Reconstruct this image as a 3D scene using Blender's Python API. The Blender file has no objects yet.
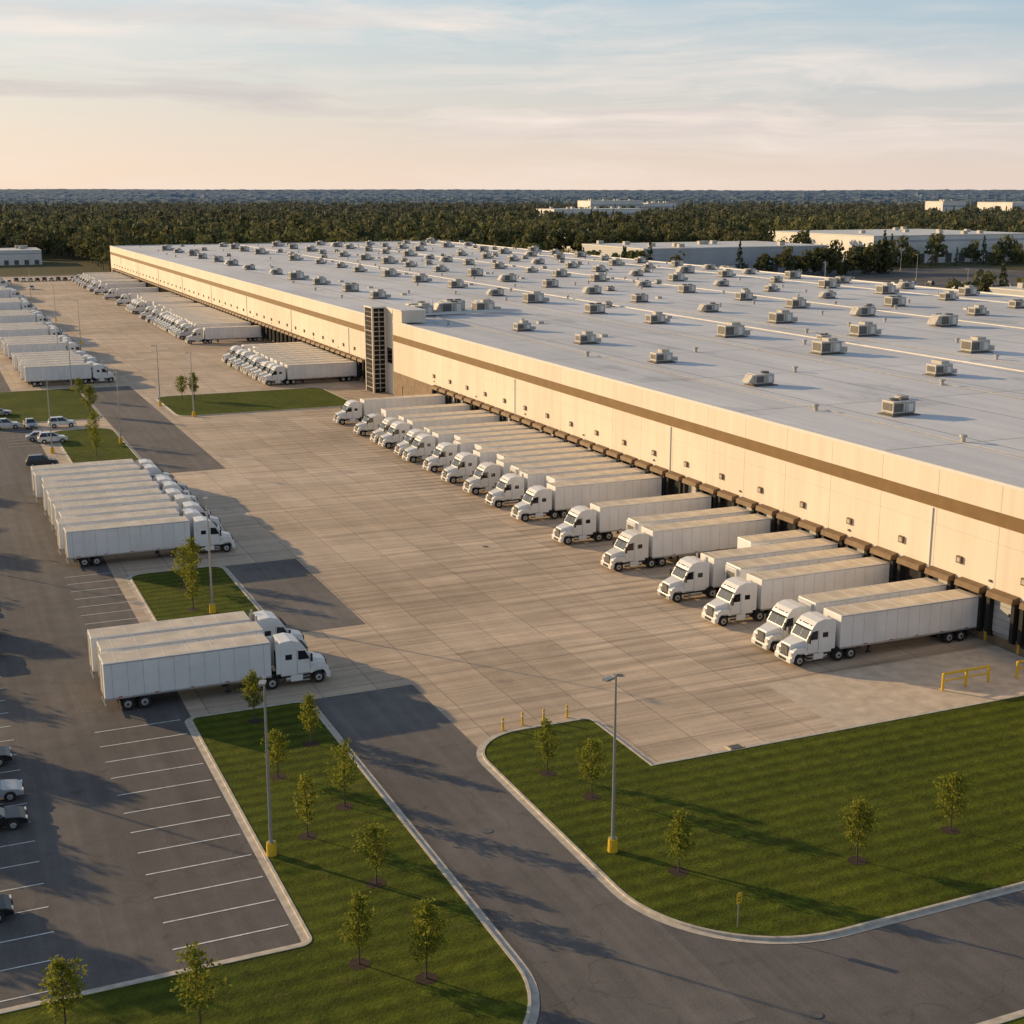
import bpy, bmesh, math, random
from mathutils import Vector, noise as mnoise
R = random.Random(7)
sc = bpy.context.scene
sc.view_settings.view_transform = 'Standard'
sc.view_settings.look = 'None'
sc.view_settings.exposure = 0

SUN_EL = math.radians(14)
SH = Vector((0.60, -0.80, 0)).normalized()      # direction shadows fall
SUN = Vector((-SH.x*math.cos(SUN_EL), -SH.y*math.cos(SUN_EL), math.sin(SUN_EL)))

# ------------------------------------------------------------------ node helpers
class NT:
    def __init__(s, nt): s.nt = nt
    def n(s, t, **k):
        nd = s.nt.nodes.new(t)
        for a, b in k.items(): setattr(nd, a, b)
        return nd
    def l(s, a, b): s.nt.links.new(a, b)
    def put(s, sock, v):
        if isinstance(v, bpy.types.NodeSocket): s.l(v, sock)
        else: sock.default_value = v
    def math(s, op, a, b=None, c=None):
        nd = s.n('ShaderNodeMath', operation=op)
        s.put(nd.inputs[0], a)
        if b is not None: s.put(nd.inputs[1], b)
        if c is not None: s.put(nd.inputs[2], c)
        return nd.outputs[0]
    def pos(s): return s.n('ShaderNodeNewGeometry').outputs['Position']
    def obj(s): return s.n('ShaderNodeTexCoord').outputs['Object']
    def scale(s, v, sc3, rot=0):
        m = s.n('ShaderNodeMapping'); s.l(v, m.inputs[0])
        m.inputs['Scale'].default_value = sc3
        m.inputs['Rotation'].default_value = (0, 0, rot)
        return m.outputs[0]
    def noise(s, v, scale, detail=4, rough=.55):
        nd = s.n('ShaderNodeTexNoise'); s.l(v, nd.inputs['Vector'])
        nd.inputs['Scale'].default_value = scale
        nd.inputs['Detail'].default_value = detail
        nd.inputs['Roughness'].default_value = rough
        return nd.outputs[0]
    def rng(s, f, a, b, c, d):
        nd = s.n('ShaderNodeMapRange'); s.put(nd.inputs[0], f)
        for i, x in enumerate((a, b, c, d)): nd.inputs[i+1].default_value = x
        return nd.outputs[0]
    def mix(s, f, a, b, mode='MIX'):
        nd = s.n('ShaderNodeMix', data_type='RGBA', blend_type=mode)
        s.put(nd.inputs[0], f)
        for i, x in ((6, a), (7, b)):
            if isinstance(x, (tuple, list)): x = tuple(x)+((1,) if len(x) == 3 else ())
            s.put(nd.inputs[i], x)
        return nd.outputs[2]
    def mulc(s, col, f):
        nd = s.n('ShaderNodeVectorMath', operation='SCALE')
        s.put(nd.inputs[0], col); s.put(nd.inputs['Scale'], f)
        return nd.outputs[0]

def newmat(name):
    m = bpy.data.materials.new(name); m.use_nodes = True
    t = NT(m.node_tree); b = m.node_tree.nodes['Principled BSDF']
    return m, t, b

def mat(name, col, rough=.6, metal=0, nscale=2.0, namt=.12, spec=.4, worldpos=False, bump=0, dirt=0):
    m, t, b = newmat(name)
    v = t.pos() if worldpos else t.obj()
    f = t.noise(v, nscale, 5)
    f2 = t.rng(f, .3, .7, 1-namt, 1+namt)
    rgb = t.n('ShaderNodeRGB'); rgb.outputs[0].default_value = (*col, 1)
    c = t.mulc(rgb.outputs[0], f2)
    if dirt:
        sp = t.n('ShaderNodeSeparateXYZ'); t.l(t.obj(), sp.inputs[0])
        oi = t.n('ShaderNodeObjectInfo')
        st = t.noise(t.scale(t.pos(), (2.2, 2.2, .35)), 1.0, 4, .6)
        g = t.rng(sp.outputs[2], .4, 2.3, .75, .0)
        d = t.math('MULTIPLY', t.math('ADD', g, t.rng(st, .5, .8, 0, .3)), t.rng(oi.outputs['Random'], 0, 1, .15, 1.0*dirt))
        c = t.mix(d, c, (.34, .29, .24))
    t.l(c, b.inputs['Base Color'])
    b.inputs['Roughness'].default_value = rough
    b.inputs['Metallic'].default_value = metal
    b.inputs['Specular IOR Level'].default_value = spec
    return m

def joint(t, coord, period, w):
    a = t.math('DIVIDE', coord, period)
    a = t.math('FRACT', a)
    return t.math('LESS_THAN', a, w/period)

# ------------------------------------------------------------------ materials
def m_asphalt(name, base):
    m, t, b = newmat(name); p = t.pos()
    big = t.noise(t.scale(p, (.03, .045, 1)), 1.0, 6)
    med = t.noise(p, .6, 5); fine = t.noise(p, 9, 3)
    f = t.math('MULTIPLY', t.rng(big, .3, .7, .78, 1.25), t.rng(med, .3, .7, .88, 1.12))
    f = t.math('MULTIPLY', f, t.rng(fine, .3, .7, .82, 1.18))
    st = t.rng(t.noise(p, .35, 3, .7), .64, .70, 1, .78)
    f = t.math('MULTIPLY', f, st)
    trk = t.noise(t.scale(p, (1.1, .03, 1)), 1.0, 3, .6)
    f = t.math('MULTIPLY', f, t.rng(trk, .35, .65, .88, 1.11))
    vo = t.n('ShaderNodeTexVoronoi', feature='DISTANCE_TO_EDGE')
    wob = t.n('ShaderNodeVectorMath', operation='ADD')
    t.l(t.scale(p, (.07, .1, 1)), wob.inputs[0])
    nn = t.n('ShaderNodeTexNoise'); t.l(p, nn.inputs['Vector']); nn.inputs['Scale'].default_value = .25
    t.l(t.mulc(nn.outputs[1], .5), wob.inputs[1]); t.l(wob.outputs[0], vo.inputs['Vector'])
    vo.inputs['Scale'].default_value = .8
    f = t.math('MULTIPLY', f, t.rng(vo.outputs['Distance'], .002, .005, .84, 1))
    t.l(t.mulc(t.mix(0, base, base), f), b.inputs['Base Color'])
    b.inputs['Roughness'].default_value = .85
    b.inputs['Specular IOR Level'].default_value = .3
    bp = t.n('ShaderNodeBump'); bp.inputs['Strength'].default_value = .25; bp.inputs['Distance'].default_value = .03
    t.l(fine, bp.inputs['Height']); t.l(bp.outputs[0], b.inputs['Normal'])
    return m
M_ASPH = m_asphalt('asphalt', (.135, .120, .112))
M_ASPH2 = m_asphalt('asphalt_newer', (.16, .143, .132))

def m_concrete():
    m, t, b = newmat('yard_concrete'); p = t.pos()
    sep = t.n('ShaderNodeSeparateXYZ'); t.l(p, sep.inputs[0]); x, y = sep.outputs[0], sep.outputs[1]
    big = t.noise(t.scale(p, (.02, .03, 1)), 1.0, 5)
    streak = t.noise(t.scale(p, (.05, .9, 1)), 1.0, 6, .65)
    streak2 = t.noise(t.scale(p, (.5, .04, 1), .5), 1.0, 4, .6)
    fine = t.noise(p, 3.5, 4)
    fl = t.n('ShaderNodeVectorMath', operation='FLOOR'); t.l(t.scale(p, (1/4.6, 1/4.1, 0)), fl.inputs[0])
    wn = t.n('ShaderNodeTexWhiteNoise'); t.l(fl.outputs[0], wn.inputs['Vector'])
    f = t.math('MULTIPLY', t.rng(big, .3, .7, .84, 1.13), t.rng(streak, .3, .7, .70, 1.20))
    f = t.math('MULTIPLY', f, t.rng(streak2, .3, .7, .90, 1.07))
    f = t.math('MULTIPLY', f, t.rng(wn.outputs[0], 0, 1, .87, 1.08))
    f = t.math('MULTIPLY', f, t.rng(fine, .3, .7, .93, 1.07))
    j = t.math('MAXIMUM', joint(t, x, 4.6, .08), joint(t, y, 4.1, .08))
    f = t.math('MULTIPLY', f, t.rng(j, 0, 1, 1, .55))
    dy = t.math('ABSOLUTE', t.math('SUBTRACT', t.math('FRACT', t.math('DIVIDE', t.math('SUBTRACT', y, 92.8-2.05), 4.1)), .5))
    band = t.rng(t.math('ABSOLUTE', t.math('SUBTRACT', dy, .24)), .03, .11, 1, 0)
    near = t.rng(x, 44, 68, 0, 1)
    f = t.math('MULTIPLY', f, t.math('SUBTRACT', 1, t.math('MULTIPLY', t.math('MULTIPLY', band, near), t.rng(streak, .35, .65, .45, .08))))
    oil = t.rng(t.noise(t.scale(p, (.25, .5, 1)), 1, 5, .7), .60, .74, 1, .62)
    f = t.math('MULTIPLY', f, oil)
    c = t.mix(t.rng(big, .35, .65, 0, 1), (.60, .445, .305), (.65, .505, .37))
    t.l(t.mulc(c, f), b.inputs['Base Color'])
    b.inputs['Roughness'].default_value = .8
    return m
M_CONC = m_concrete()
M_CONC2 = mat('pale_concrete', (.64, .52, .39), .8, nscale=.8, namt=.18, worldpos=True)
M_KERB = mat('kerb_concrete', (.57, .50, .41), .85, nscale=1.5, namt=.22, worldpos=True)

def m_grass(name, a, bcol, stripes=True):
    m, t, b = newmat(name); p = t.pos()
    sep = t.n('ShaderNodeSeparateXYZ'); t.l(p, sep.inputs[0])
    big = t.noise(p, .12, 5); fine = t.noise(p, 4.5, 5, .7); mid = t.noise(p, 1.0, 4)
    f = t.math('ADD', t.math('MULTIPLY', t.rng(big, .3, .7, 0, 1), .5), t.math('MULTIPLY', t.rng(fine, .3, .7, 0, 1), .5))
    c = t.mix(f, a, bcol)
    fac = t.rng(mid, .3, .7, .76, 1.24)
    if stripes:
        yy = t.math('ADD', sep.outputs[1], t.math('MULTIPLY', mid, .6))
        s = t.math('SINE', t.math('MULTIPLY', yy, 4.4))
        fac = t.math('MULTIPLY', fac, t.rng(s, -.7, .7, .80, 1.14))
        worn = t.rng(t.noise(p, .45, 5, .65), .60, .72, 0, .55)
        c = t.mix(worn, c, (.17, .14, .04))
    t.l(t.mulc(c, fac), b.inputs['Base Color'])
    b.inputs['Roughness'].default_value = .9; b.inputs['Specular IOR Level'].default_value = .1
    bp = t.n('ShaderNodeBump'); bp.inputs['Strength'].default_value = 1.0; bp.inputs['Distance'].default_value = .15
    t.l(fine, bp.inputs['Height']); t.l(bp.outputs[0], b.inputs['Normal'])
    return m
M_GRASS = m_grass('lawn_grass', (.045, .070, .006), (.130, .145, .014))
M_FIELD = m_grass('rough_ground', (.09, .09, .035), (.17, .14, .075), False)
M_MULCH = mat('mulch', (.05, .028, .018), .95, nscale=6, namt=.4, worldpos=True)
M_LINE = mat('line_paint', (.74, .72, .68), .7, nscale=3, namt=.25, worldpos=True)
M_YEL = mat('yellow_paint', (.74, .47, .03), .55, nscale=3, namt=.15)

def m_wall():
    m, t, b = newmat('precast_wall'); p = t.pos()
    sep = t.n('ShaderNodeSeparateXYZ'); t.l(p, sep.inputs[0]); y, z = sep.outputs[1], sep.outputs[2]
    base = (.79, .69, .56)
    stain = t.noise(t.scale(p, (1, .8, .06)), 1, 5, .6)
    big = t.noise(p, .08, 3)
    fl = t.n('ShaderNodeVectorMath', operation='FLOOR'); t.l(t.scale(p, (0, 1/8.2, 0)), fl.inputs[0])
    wn = t.n('ShaderNodeTexWhiteNoise'); t.l(fl.outputs[0], wn.inputs['Vector'])
    f = t.math('MULTIPLY', t.rng(stain, .3, .7, .90, 1.04), t.rng(big, .3, .7, .95, 1.05))
    f = t.math('MULTIPLY', f, t.rng(wn.outputs[0], 0, 1, .945, 1.02))
    f = t.math('MULTIPLY', f, t.rng(joint(t, y, 8.2, .07), 0, 1, 1, .55))
    zz = t.math('LESS_THAN', t.math('ABSOLUTE', t.math('SUBTRACT', z, 9.2)), .025)
    f = t.math('MULTIPLY', f, t.rng(zz, 0, 1, 1, .8))
    t.l(t.mulc(t.mix(0, base, base), f), b.inputs['Base Color'])
    b.inputs['Roughness'].default_value = .75
    return m
M_WALL = m_wall()
M_BAND = mat('wall_band', (.20, .115, .04), .7, nscale=.6, namt=.12, worldpos=True)
M_DADO = mat('dock_wall', (.24, .17, .11), .8, nscale=.8, namt=.25, worldpos=True)
M_TAN = mat('dock_header', (.20, .125, .065), .7, nscale=.8, namt=.2, worldpos=True)
M_BLACK = mat('black_rubber', (.02, .019, .018), .8, namt=.3)
M_DOOR = mat('dock_door', (.50, .48, .45), .5, nscale=.5, namt=.2, worldpos=True)
M_OPEN = mat('dock_interior', (.015, .013, .012), .9)

def m_roof():
    m, t, b = newmat('roof_membrane'); p = t.pos()
    sep = t.n('ShaderNodeSeparateXYZ'); t.l(p, sep.inputs[0]); x, y = sep.outputs[0], sep.outputs[1]
    big = t.noise(t.scale(p, (.03, .02, 1)), 1, 6, .6)
    pud = t.noise(t.scale(p, (.12, .06, 1)), 1, 4, .6)
    st = t.noise(t.scale(p, (.6, .03, 1)), 1, 4)
    fine = t.noise(p, 1.3, 5, .65)
    fl = t.n('ShaderNodeVectorMath', operation='FLOOR'); t.l(t.scale(p, (1/3.6, 1/27, 0)), fl.inputs[0])
    wn = t.n('ShaderNodeTexWhiteNoise'); t.l(fl.outputs[0], wn.inputs['Vector'])
    f = t.math('MULTIPLY', t.rng(big, .3, .7, .84, 1.1), t.rng(st, .3, .7, .93, 1.06))
    f = t.math('MULTIPLY', f, t.rng(fine, .3, .7, .95, 1.04))
    f = t.math('MULTIPLY', f, t.rng(wn.outputs[0], 0, 1, .93, 1.04))
    f = t.math('MULTIPLY', f, t.rng(pud, .60, .68, 1, .80))
    j = t.math('MAXIMUM', joint(t, x, 14.4, .25), joint(t, y, 27, .25))
    f = t.math('MULTIPLY', f, t.rng(j, 0, 1, 1, .48))
    f = t.math('MULTIPLY', f, t.rng(joint(t, x, 3.6, .08), 0, 1, 1, .80))
    t.l(t.mulc(t.mix(0, (.75, .73, .72), (1, 1, 1)), f), b.inputs['Base Color'])
    b.inputs['Roughness'].default_value = .6
    return m
M_ROOF = m_roof()
M_CAP = mat('parapet_cap', (.74, .71, .66), .5, namt=.05, worldpos=True)
M_RIDGE = mat('roof_ridge', (.70, .66, .60), .6, namt=.12, nscale=.5, worldpos=True)
M_HVAC = mat('hvac_sheet_metal', (.48, .44, .38), .5, nscale=1.2, namt=.22)
M_HVAC2 = mat('hvac_grille', (.13, .12, .11), .6, namt=.2)
M_PAINT = mat('truck_white', (.82, .81, .79), .28, nscale=.7, namt=.05, spec=.5, dirt=.3)
M_TRAIL = mat('trailer_white', (.82, .81, .80), .4, nscale=.5, namt=.07, spec=.5, dirt=.42)
M_TROOF = mat('trailer_roof', (.70, .585, .44), .5, nscale=.45, namt=.22)
M_ALU = mat('aluminium', (.55, .55, .55), .35, metal=.7, namt=.1)
M_DARK = mat('chassis_dark', (.03, .03, .03), .7, namt=.3)
M_TYRE = mat('tyre', (.022, .021, .02), .85, namt=.3)
M_GLASS = mat('dark_glass', (.012, .014, .018), .07, spec=.9, namt=.05)
M_LAMP = mat('lamp_lens', (.75, .72, .65), .15, namt=.05)
M_RED = mat('red_lens', (.45, .02, .015), .3, namt=.05)
M_STEEL = mat('galvanised_steel', (.42, .42, .41), .45, metal=.6, namt=.12)
M_BARK = mat('bark', (.10, .07, .05), .9, nscale=5, namt=.35)
M_REEF = mat('reefer_unit', (.60, .60, .60), .4, namt=.1)
M_BLDG = mat('white_cladding', (.80, .77, .72), .6, nscale=.1, namt=.1, worldpos=True)
M_BLDG2 = mat('grey_cladding', (.50, .50, .51), .6, nscale=.1, namt=.1, worldpos=True)

def m_leaf(name, a, bcol, haze_tint=False, trans=.35):
    m, t, b = newmat(name); nt = m.node_tree
    oi = t.n('ShaderNodeObjectInfo'); p = t.pos()
    f = t.noise(p, 1.1 if not haze_tint else .25, 3)
    fac = t.math('ADD', t.math('MULTIPLY', t.rng(f, .3, .7, 0, 1), .5), t.math('MULTIPLY', oi.outputs['Random'], .5))
    c = t.mix(fac, a, bcol)
    if haze_tint:
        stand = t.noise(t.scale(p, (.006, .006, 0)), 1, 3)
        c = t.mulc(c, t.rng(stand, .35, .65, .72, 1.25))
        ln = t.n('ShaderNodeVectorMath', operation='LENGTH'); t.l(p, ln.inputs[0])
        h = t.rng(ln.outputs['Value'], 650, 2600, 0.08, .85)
        c = t.mix(h, c, (.19, .20, .195))  # aerial haze painted into the leaf colour, stronger with distance from the site
    t.l(c, b.inputs['Base Color']); b.inputs['Roughness'].default_value = .75
    b.inputs['Specular IOR Level'].default_value = .15
    if trans:
        tr = t.n('ShaderNodeBsdfTranslucent'); t.l(c, tr.inputs[0])
        mx = t.n('ShaderNodeMixShader'); mx.inputs[0].default_value = trans
        t.l(b.outputs[0], mx.inputs[1]); t.l(tr.outputs[0], mx.inputs[2])
        t.l(mx.outputs[0], nt.nodes['Material Output'].inputs[0])
    return m
M_LEAF = m_leaf('sapling_leaf', (.15, .18, .022), (.32, .31, .045), False, .45)
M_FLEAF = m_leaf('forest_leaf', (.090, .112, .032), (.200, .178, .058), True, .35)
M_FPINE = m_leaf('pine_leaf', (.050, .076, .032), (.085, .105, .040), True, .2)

# ------------------------------------------------------------------ mesh builder
class MB:
    def __init__(s): s.v = []; s.f = []; s.m = []; s.mats = []
    def mi(s, m):
        if m not in s.mats: s.mats.append(m)
        return s.mats.index(m)
    def face(s, pts, m):
        i = len(s.v); s.v += [tuple(p) for p in pts]; s.f.append(tuple(range(i, i+len(pts)))); s.m.append(s.mi(m))
    def hexa(s, b, t, m):
        i = len(s.v); s.v += [tuple(p) for p in b]+[tuple(p) for p in t]; k = s.mi(m)
        for q in ((3, 2, 1, 0), (4, 5, 6, 7), (0, 1, 5, 4), (1, 2, 6, 5), (2, 3, 7, 6), (3, 0, 4, 7)):
            s.f.append(tuple(i+a for a in q)); s.m.append(k)
    def box(s, x0, x1, y0, y1, z0, z1, m):
        s.hexa([(x0, y0, z0), (x1, y0, z0), (x1, y1, z0), (x0, y1, z0)], [(x0, y0, z1), (x1, y0, z1), (x1, y1, z1), (x0, y1, z1)], m)
    def prism(s, prof, y0, y1, m):
        n = len(prof); i = len(s.v); k = s.mi(m)
        s.v += [(x, y0, z) for x, z in prof]+[(x, y1, z) for x, z in prof]
        s.f.append(tuple(range(i, i+n))); s.m.append(k)
        s.f.append(tuple(range(i+2*n-1, i+n-1, -1))); s.m.append(k)
        for a in range(n):
            c = (a+1) % n
            s.f.append((i+c, i+a, i+n+a, i+n+c)); s.m.append(k)
    def cyl(s, p, q, r0, r1, m, n=12, caps=True):
        p = Vector(p); q = Vector(q); d = (q-p).normalized()
        a = d.orthogonal().normalized(); b = d.cross(a); i = len(s.v); k = s.mi(m)
        for c, r in ((p, r0), (q, r1)):
            for j in range(n):
                an = 2*math.pi*j/n; s.v.append(tuple(c+a*r*math.cos(an)+b*r*math.sin(an)))
        for j in range(n):
            e = (j+1) % n; s.f.append((i+j, i+e, i+n+e, i+n+j)); s.m.append(k)
        if caps:
            s.f.append(tuple(range(i+n-1, i-1, -1))); s.m.append(k)
            s.f.append(tuple(range(i+n, i+2*n))); s.m.append(k)
    def mesh(s, name, recalc=True):
        me = bpy.data.meshes.new(name); me.from_pydata(s.v, [], s.f)
        for m in s.mats: me.materials.append(m)
        me.polygons.foreach_set('material_index', s.m); me.update()
        if recalc:
            bm = bmesh.new(); bm.from_mesh(me); bmesh.ops.recalc_face_normals(bm, faces=bm.faces); bm.to_mesh(me); bm.free()
        return me
def link(name, me, loc=(0, 0, 0), rz=0, parent=None, scale=None):
    o = bpy.data.objects.new(name, me); sc.collection.objects.link(o)
    o.location = loc; o.rotation_euler = (0, 0, rz)
    if scale: o.scale = scale
    if parent: o.parent = parent
    return o
def empty(name, loc=(0, 0, 0)):
    o = bpy.data.objects.new(name, None); sc.collection.objects.link(o); o.location = loc; return o
def bevelled(body, detail, name, w=.05):
    me = body.mesh('tmp'); o = bpy.data.objects.new('tmp', me); sc.collection.objects.link(o)
    md = o.modifiers.new('b', 'BEVEL'); md.width = w; md.segments = 2; md.limit_method = 'ANGLE'; md.angle_limit = math.radians(35)
    dg = bpy.context.evaluated_depsgraph_get(); dg.update()
    me2 = bpy.data.meshes.new_from_object(o.evaluated_get(dg))
    bpy.data.objects.remove(o)
    dm = detail.mesh('tmp2')
    allm = list(body.mats)+[m for m in detail.mats if m not in body.mats]
    off = [allm.index(m) for m in detail.mats]
    idx = [p.material_index for p in me2.polygons]+[off[p.material_index] for p in dm.polygons]
    bm = bmesh.new(); bm.from_mesh(me2); bm.from_mesh(dm)
    out = bpy.data.meshes.new(name); bm.to_mesh(out); bm.free()
    while len(out.materials): out.materials.pop()
    for m in allm: out.materials.append(m)
    out.polygons.foreach_set('material_index', idx); out.update()
    return out

# ------------------------------------------------------------------ ground
def sheet(name, poly, z, m, parent=None):
    mb = MB(); mb.face([(x, y, z) for x, y in poly], m); return link(name, mb.mesh(name, False))
def rect(x0, y0, x1, y1): return [(x0, y0), (x1, y0), (x1, y1), (x0, y1)]
sheet('ground', rect(-12000, -3000, 14000, 14000), -.05, M_FIELD)
sheet('asphalt_road', rect(-160, 20, 420, 69.9), -.004, M_ASPH)
sheet('asphalt_parking_lot', rect(-160, 69.9, 86.9, 700), -.004, M_ASPH)
sheet('concrete_yard', [(35.2, 78.9), (86.8, 78.9), (86.8, 690), (17, 690), (17, 101), (35.2, 101)], 0.002, M_CONC)
sheet('concrete_slab', rect(62, 79.0, 86.7, 89.2), 0.006, M_CONC2)
sheet('asphalt_lane', rect(28.7, 118, 36.6, 143.7), .008, M_ASPH2)
sheet('asphalt_lane', rect(30, 197, 40.2, 292), .008, M_ASPH2)
sheet('asphalt_driveway', rect(26.9, 50, 35.2, 100.8), .004, M_ASPH2)
sheet('service_road', rect(256, 90, 268, 700), -.01, M_ASPH)
sheet('car_park', rect(268, 240, 520, 575), -.02, M_ASPH)

def rounded(pts, rads, n=9):
    out = []
    L = len(pts)
    for i in range(L):
        p = Vector(pts[i]); r = rads[i]
        if r <= 0: out.append(p); continue
        a = (Vector(pts[i-1])-p).normalized(); b = (Vector(pts[(i+1) % L])-p).normalized()
        c = p+(a+b)*r
        for k in range(n+1):
            th = math.pi/2*k/n
            out.append(c-b*r*math.cos(th)-a*r*math.sin(th))
    return out
def offset(poly, d):
    out = []; L = len(poly)
    for i in range(L):
        e1 = (poly[i]-poly[i-1]).normalized(); e2 = (poly[(i+1) % L]-poly[i]).normalized()
        n1 = Vector((e1.y, -e1.x)); n2 = Vector((e2.y, -e2.x))
        out.append(poly[i]+(n1+n2)/max(.3, 1+n1.dot(n2))*d)
    return out
def lawn(pts, rads):
    poly = rounded(pts, rads, 14)
    mb = MB(); mb.face([(p.x, p.y, .10) for p in poly], M_GRASS); link('lawn', mb.mesh('lawn', False))
    kb = MB(); o1 = offset(poly, .17); o2 = offset(poly, .60); L = len(poly)
    for i in range(L):
        j = (i+1) % L
        def P(q, z): return (q.x, q.y, z)
        kb.face([P(poly[i], .06), P(poly[i], .14), P(poly[j], .14), P(poly[j], .06)], M_KERB)
        kb.face([P(poly[i], .14), P(o1[i], .14), P(o1[j], .14), P(poly[j], .14)], M_KERB)
        kb.face([P(o1[i], .14), P(o1[i], -.01), P(o1[j], -.01), P(o1[j], .14)], M_KERB)
        kb.face([P(o1[i], .017), P(o2[i], .014), P(o2[j], .014), P(o1[j], .017)], M_KERB)
    link('kerb', kb.mesh('kerb', False))
lawn([(34.9, 55.0), (84, 55.0), (84, 78.4), (45.2, 78.4), (45.2, 88.2), (34.9, 88.2)], [9, 2, 1, 0, .6, 4.5])
lawn([(-30, 51), (26.0, 51), (26.0, 100.6), (16.9, 100.6), (16.9, 65.2), (-30, 65.2)], [2, 8, 1, .6, .8, 1])
lawn([(38, 15), (240, 15), (240, 44.6), (38, 44.6)], [1, 1, 1, 5])
lawn([(18.6, 118), (28.2, 118), (28.2, 143.8), (18.6, 143.8)], [.8, .8, 1.5, 1.5])
lawn([(42.5, 247), (76, 247), (76, 273), (42.5, 273)], [3, 3, 3, 3])
lawn([(20, 206), (29.5, 206), (29.5, 240), (20, 240)], [2, 3, 3, 2])
lawn([(-10, 251), (29.5, 251), (29.5, 292), (-10, 292)], [2, 3, 3, 2])

mk = MB()
def line(x0, x1, y0, y1, z=.011, m=M_LINE): mk.face([(x0, y0, z), (x1, y0, z), (x1, y1, z), (x0, y1, z)], m)
y = 67.9
while y < 101: line(9.7, 16.1, y-.06, y+.06); y += 3.0
y = 117
while y < 147: line(12.2, 18.3, y-.06, y+.06); y += 2.9
y = 66.5
while y < 245: line(-2.2, 4.0, y-.05, y+.05); y += 2.95
y = 66.5
while y < 245: line(-8.4, -2.4, y-.05, y+.05); y += 2.95
line(-2.4, -2.2, 66.5, 245)
y = 228
while y < 250: line(12, 18.5, y-.05, y+.05); y += 2.9
link('parking_markings', mk.mesh('parking_markings', False))

def disc(mb, x, y, z, r, m, n=16, jit=.12):
    mb.face([(x+r*(1+R.uniform(-jit, jit))*math.cos(2*math.pi*k/n), y+r*(1+R.uniform(-jit, jit))*math.sin(2*math.pi*k/n), z) for k in range(n)], m)

# ------------------------------------------------------------------ warehouse
BX0, BX1, BY0, BY1, H = 87.0, 250.0, 70.0, 665.0, 14.8
wh = empty('distribution_warehouse', (0, 0, 0))
def part(mb, nm): return link(nm, mb.mesh(nm), parent=wh)
w = MB()
w.box(BX0, BX1, BY0, BY1, -.2, H-.35, M_WALL); part(w, 'walls')
w = MB()
w.face([(BX0+.35, BY0+.35, H-.3), (BX1-.35, BY0+.35, H-.3), (BX1-.35, BY1-.35, H-.3), (BX0+.35, BY1-.35, H-.3)], M_ROOF); link('roof', w.mesh('roof', False), parent=wh)
w = MB()
for a in ((BX0-.06, BX0+.4, BY0-.06, BY1+.06), (BX1-.4, BX1+.06, BY0-.06, BY1+.06), (BX0+.4, BX1-.4, BY0-.06, BY0+.4), (BX0+.4, BX1-.4, BY1-.4, BY1+.06)):
    w.box(*a, H-.34, H, M_CAP)
part(w, 'parapet')
w = MB()
w.box(BX0-.03, BX0+.1, BY0, BY1, 10.8, 12.05, M_BAND)
w.box(BX0-.04, BX0+.1, BY0+.5, BY1, 0, 4.75, M_DADO)
part(w, 'wall_bands')
dk = MB(); PITCH = 4.1
docks = [92.8+PITCH*k for k in range(-2, 35)] + [277.3+PITCH*k for k in range(0, 93)]
for i, yc in enumerate(docks):
    x = BX0-.04
    dk.box(x-.62, x, yc-1.72, yc-1.32, 1.1, 4.45, M_BLACK)
    dk.box(x-.62, x, yc+1.32, yc+1.72, 1.1, 4.45, M_BLACK)
    dk.hexa([(x-.9, yc-1.6, 4.45), (x, yc-1.6, 4.45), (x, yc+1.6, 4.45), (x-.9, yc+1.6, 4.45)],
            [(x-.8, yc-1.6, 4.95), (x, yc-1.6, 5.1), (x, yc+1.6, 5.1), (x-.8, yc+1.6, 4.95)], M_TAN)
    dr = R.random()
    dk.box(x-.05, x-.003, yc-1.32, yc+1.32, 1.2, 4.45, M_DOOR if dr < .2 else M_OPEN)
    if dr < .2:
        for q in range(4): dk.box(x-.06, x-.05, yc-1.3, yc+1.3, 1.85+q*.62, 1.88+q*.62, M_HVAC2)
        dk.box(x-.06, x-.05, yc-.8, yc-.5, 3.0, 3.3, M_GLASS)
    dk.box(x-.35, x, yc-1.6, yc-1.1, .75, 1.1, M_BLACK)
    dk.box(x-.35, x, yc+1.1, yc+1.6, .75, 1.1, M_BLACK)
    dk.box(x-.25, x-.003, yc-1.0, yc+1.0, .95, 1.2, M_STEEL)
    dk.box(x-.16, x-.003, yc+1.95, yc+2.15, 0.02, 1.2, M_YEL)
    dk.box(x-.02, x-.003, yc+1.85, yc+2.25, 2.2, 2.75, M_LINE)
    if i % 2 == 0:
        dk.box(x-.20, x+.04, yc+1.72, yc+2.38, 6.3, 6.96, M_TAN)
        dk.box(x-.215, x-.20, yc+1.85, yc+2.25, 6.43, 6.83, M_HVAC)
    if i % 5 == 1:
        dk.box(x-.12, x+.04, yc+1.95, yc+2.2, 5.55, 5.75, M_HVAC2)
    if i % 12 == 3:
        dk.box(x-.08, x+.04, yc+2.0, yc+2.1, 4.8, 10.7, M_CAP)
part(dk, 'dock_shelters')
tw = MB()
tx0, tx1, ty0, ty1, tz = 84.0, 86.95, 261.5, 266.5, 17.0
for (a, b_) in ((tx0, ty0), (tx0, ty1-.35), (tx1-.35, ty0), (tx1-.35, ty1-.35)):
    tw.box(a, a+.35, b_, b_+.35, 0, tz, M_WALL)
tw.box(tx0+.15, tx1-.15, ty0+.15, ty1-.15, 0, tz-.2, M_OPEN)
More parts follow.
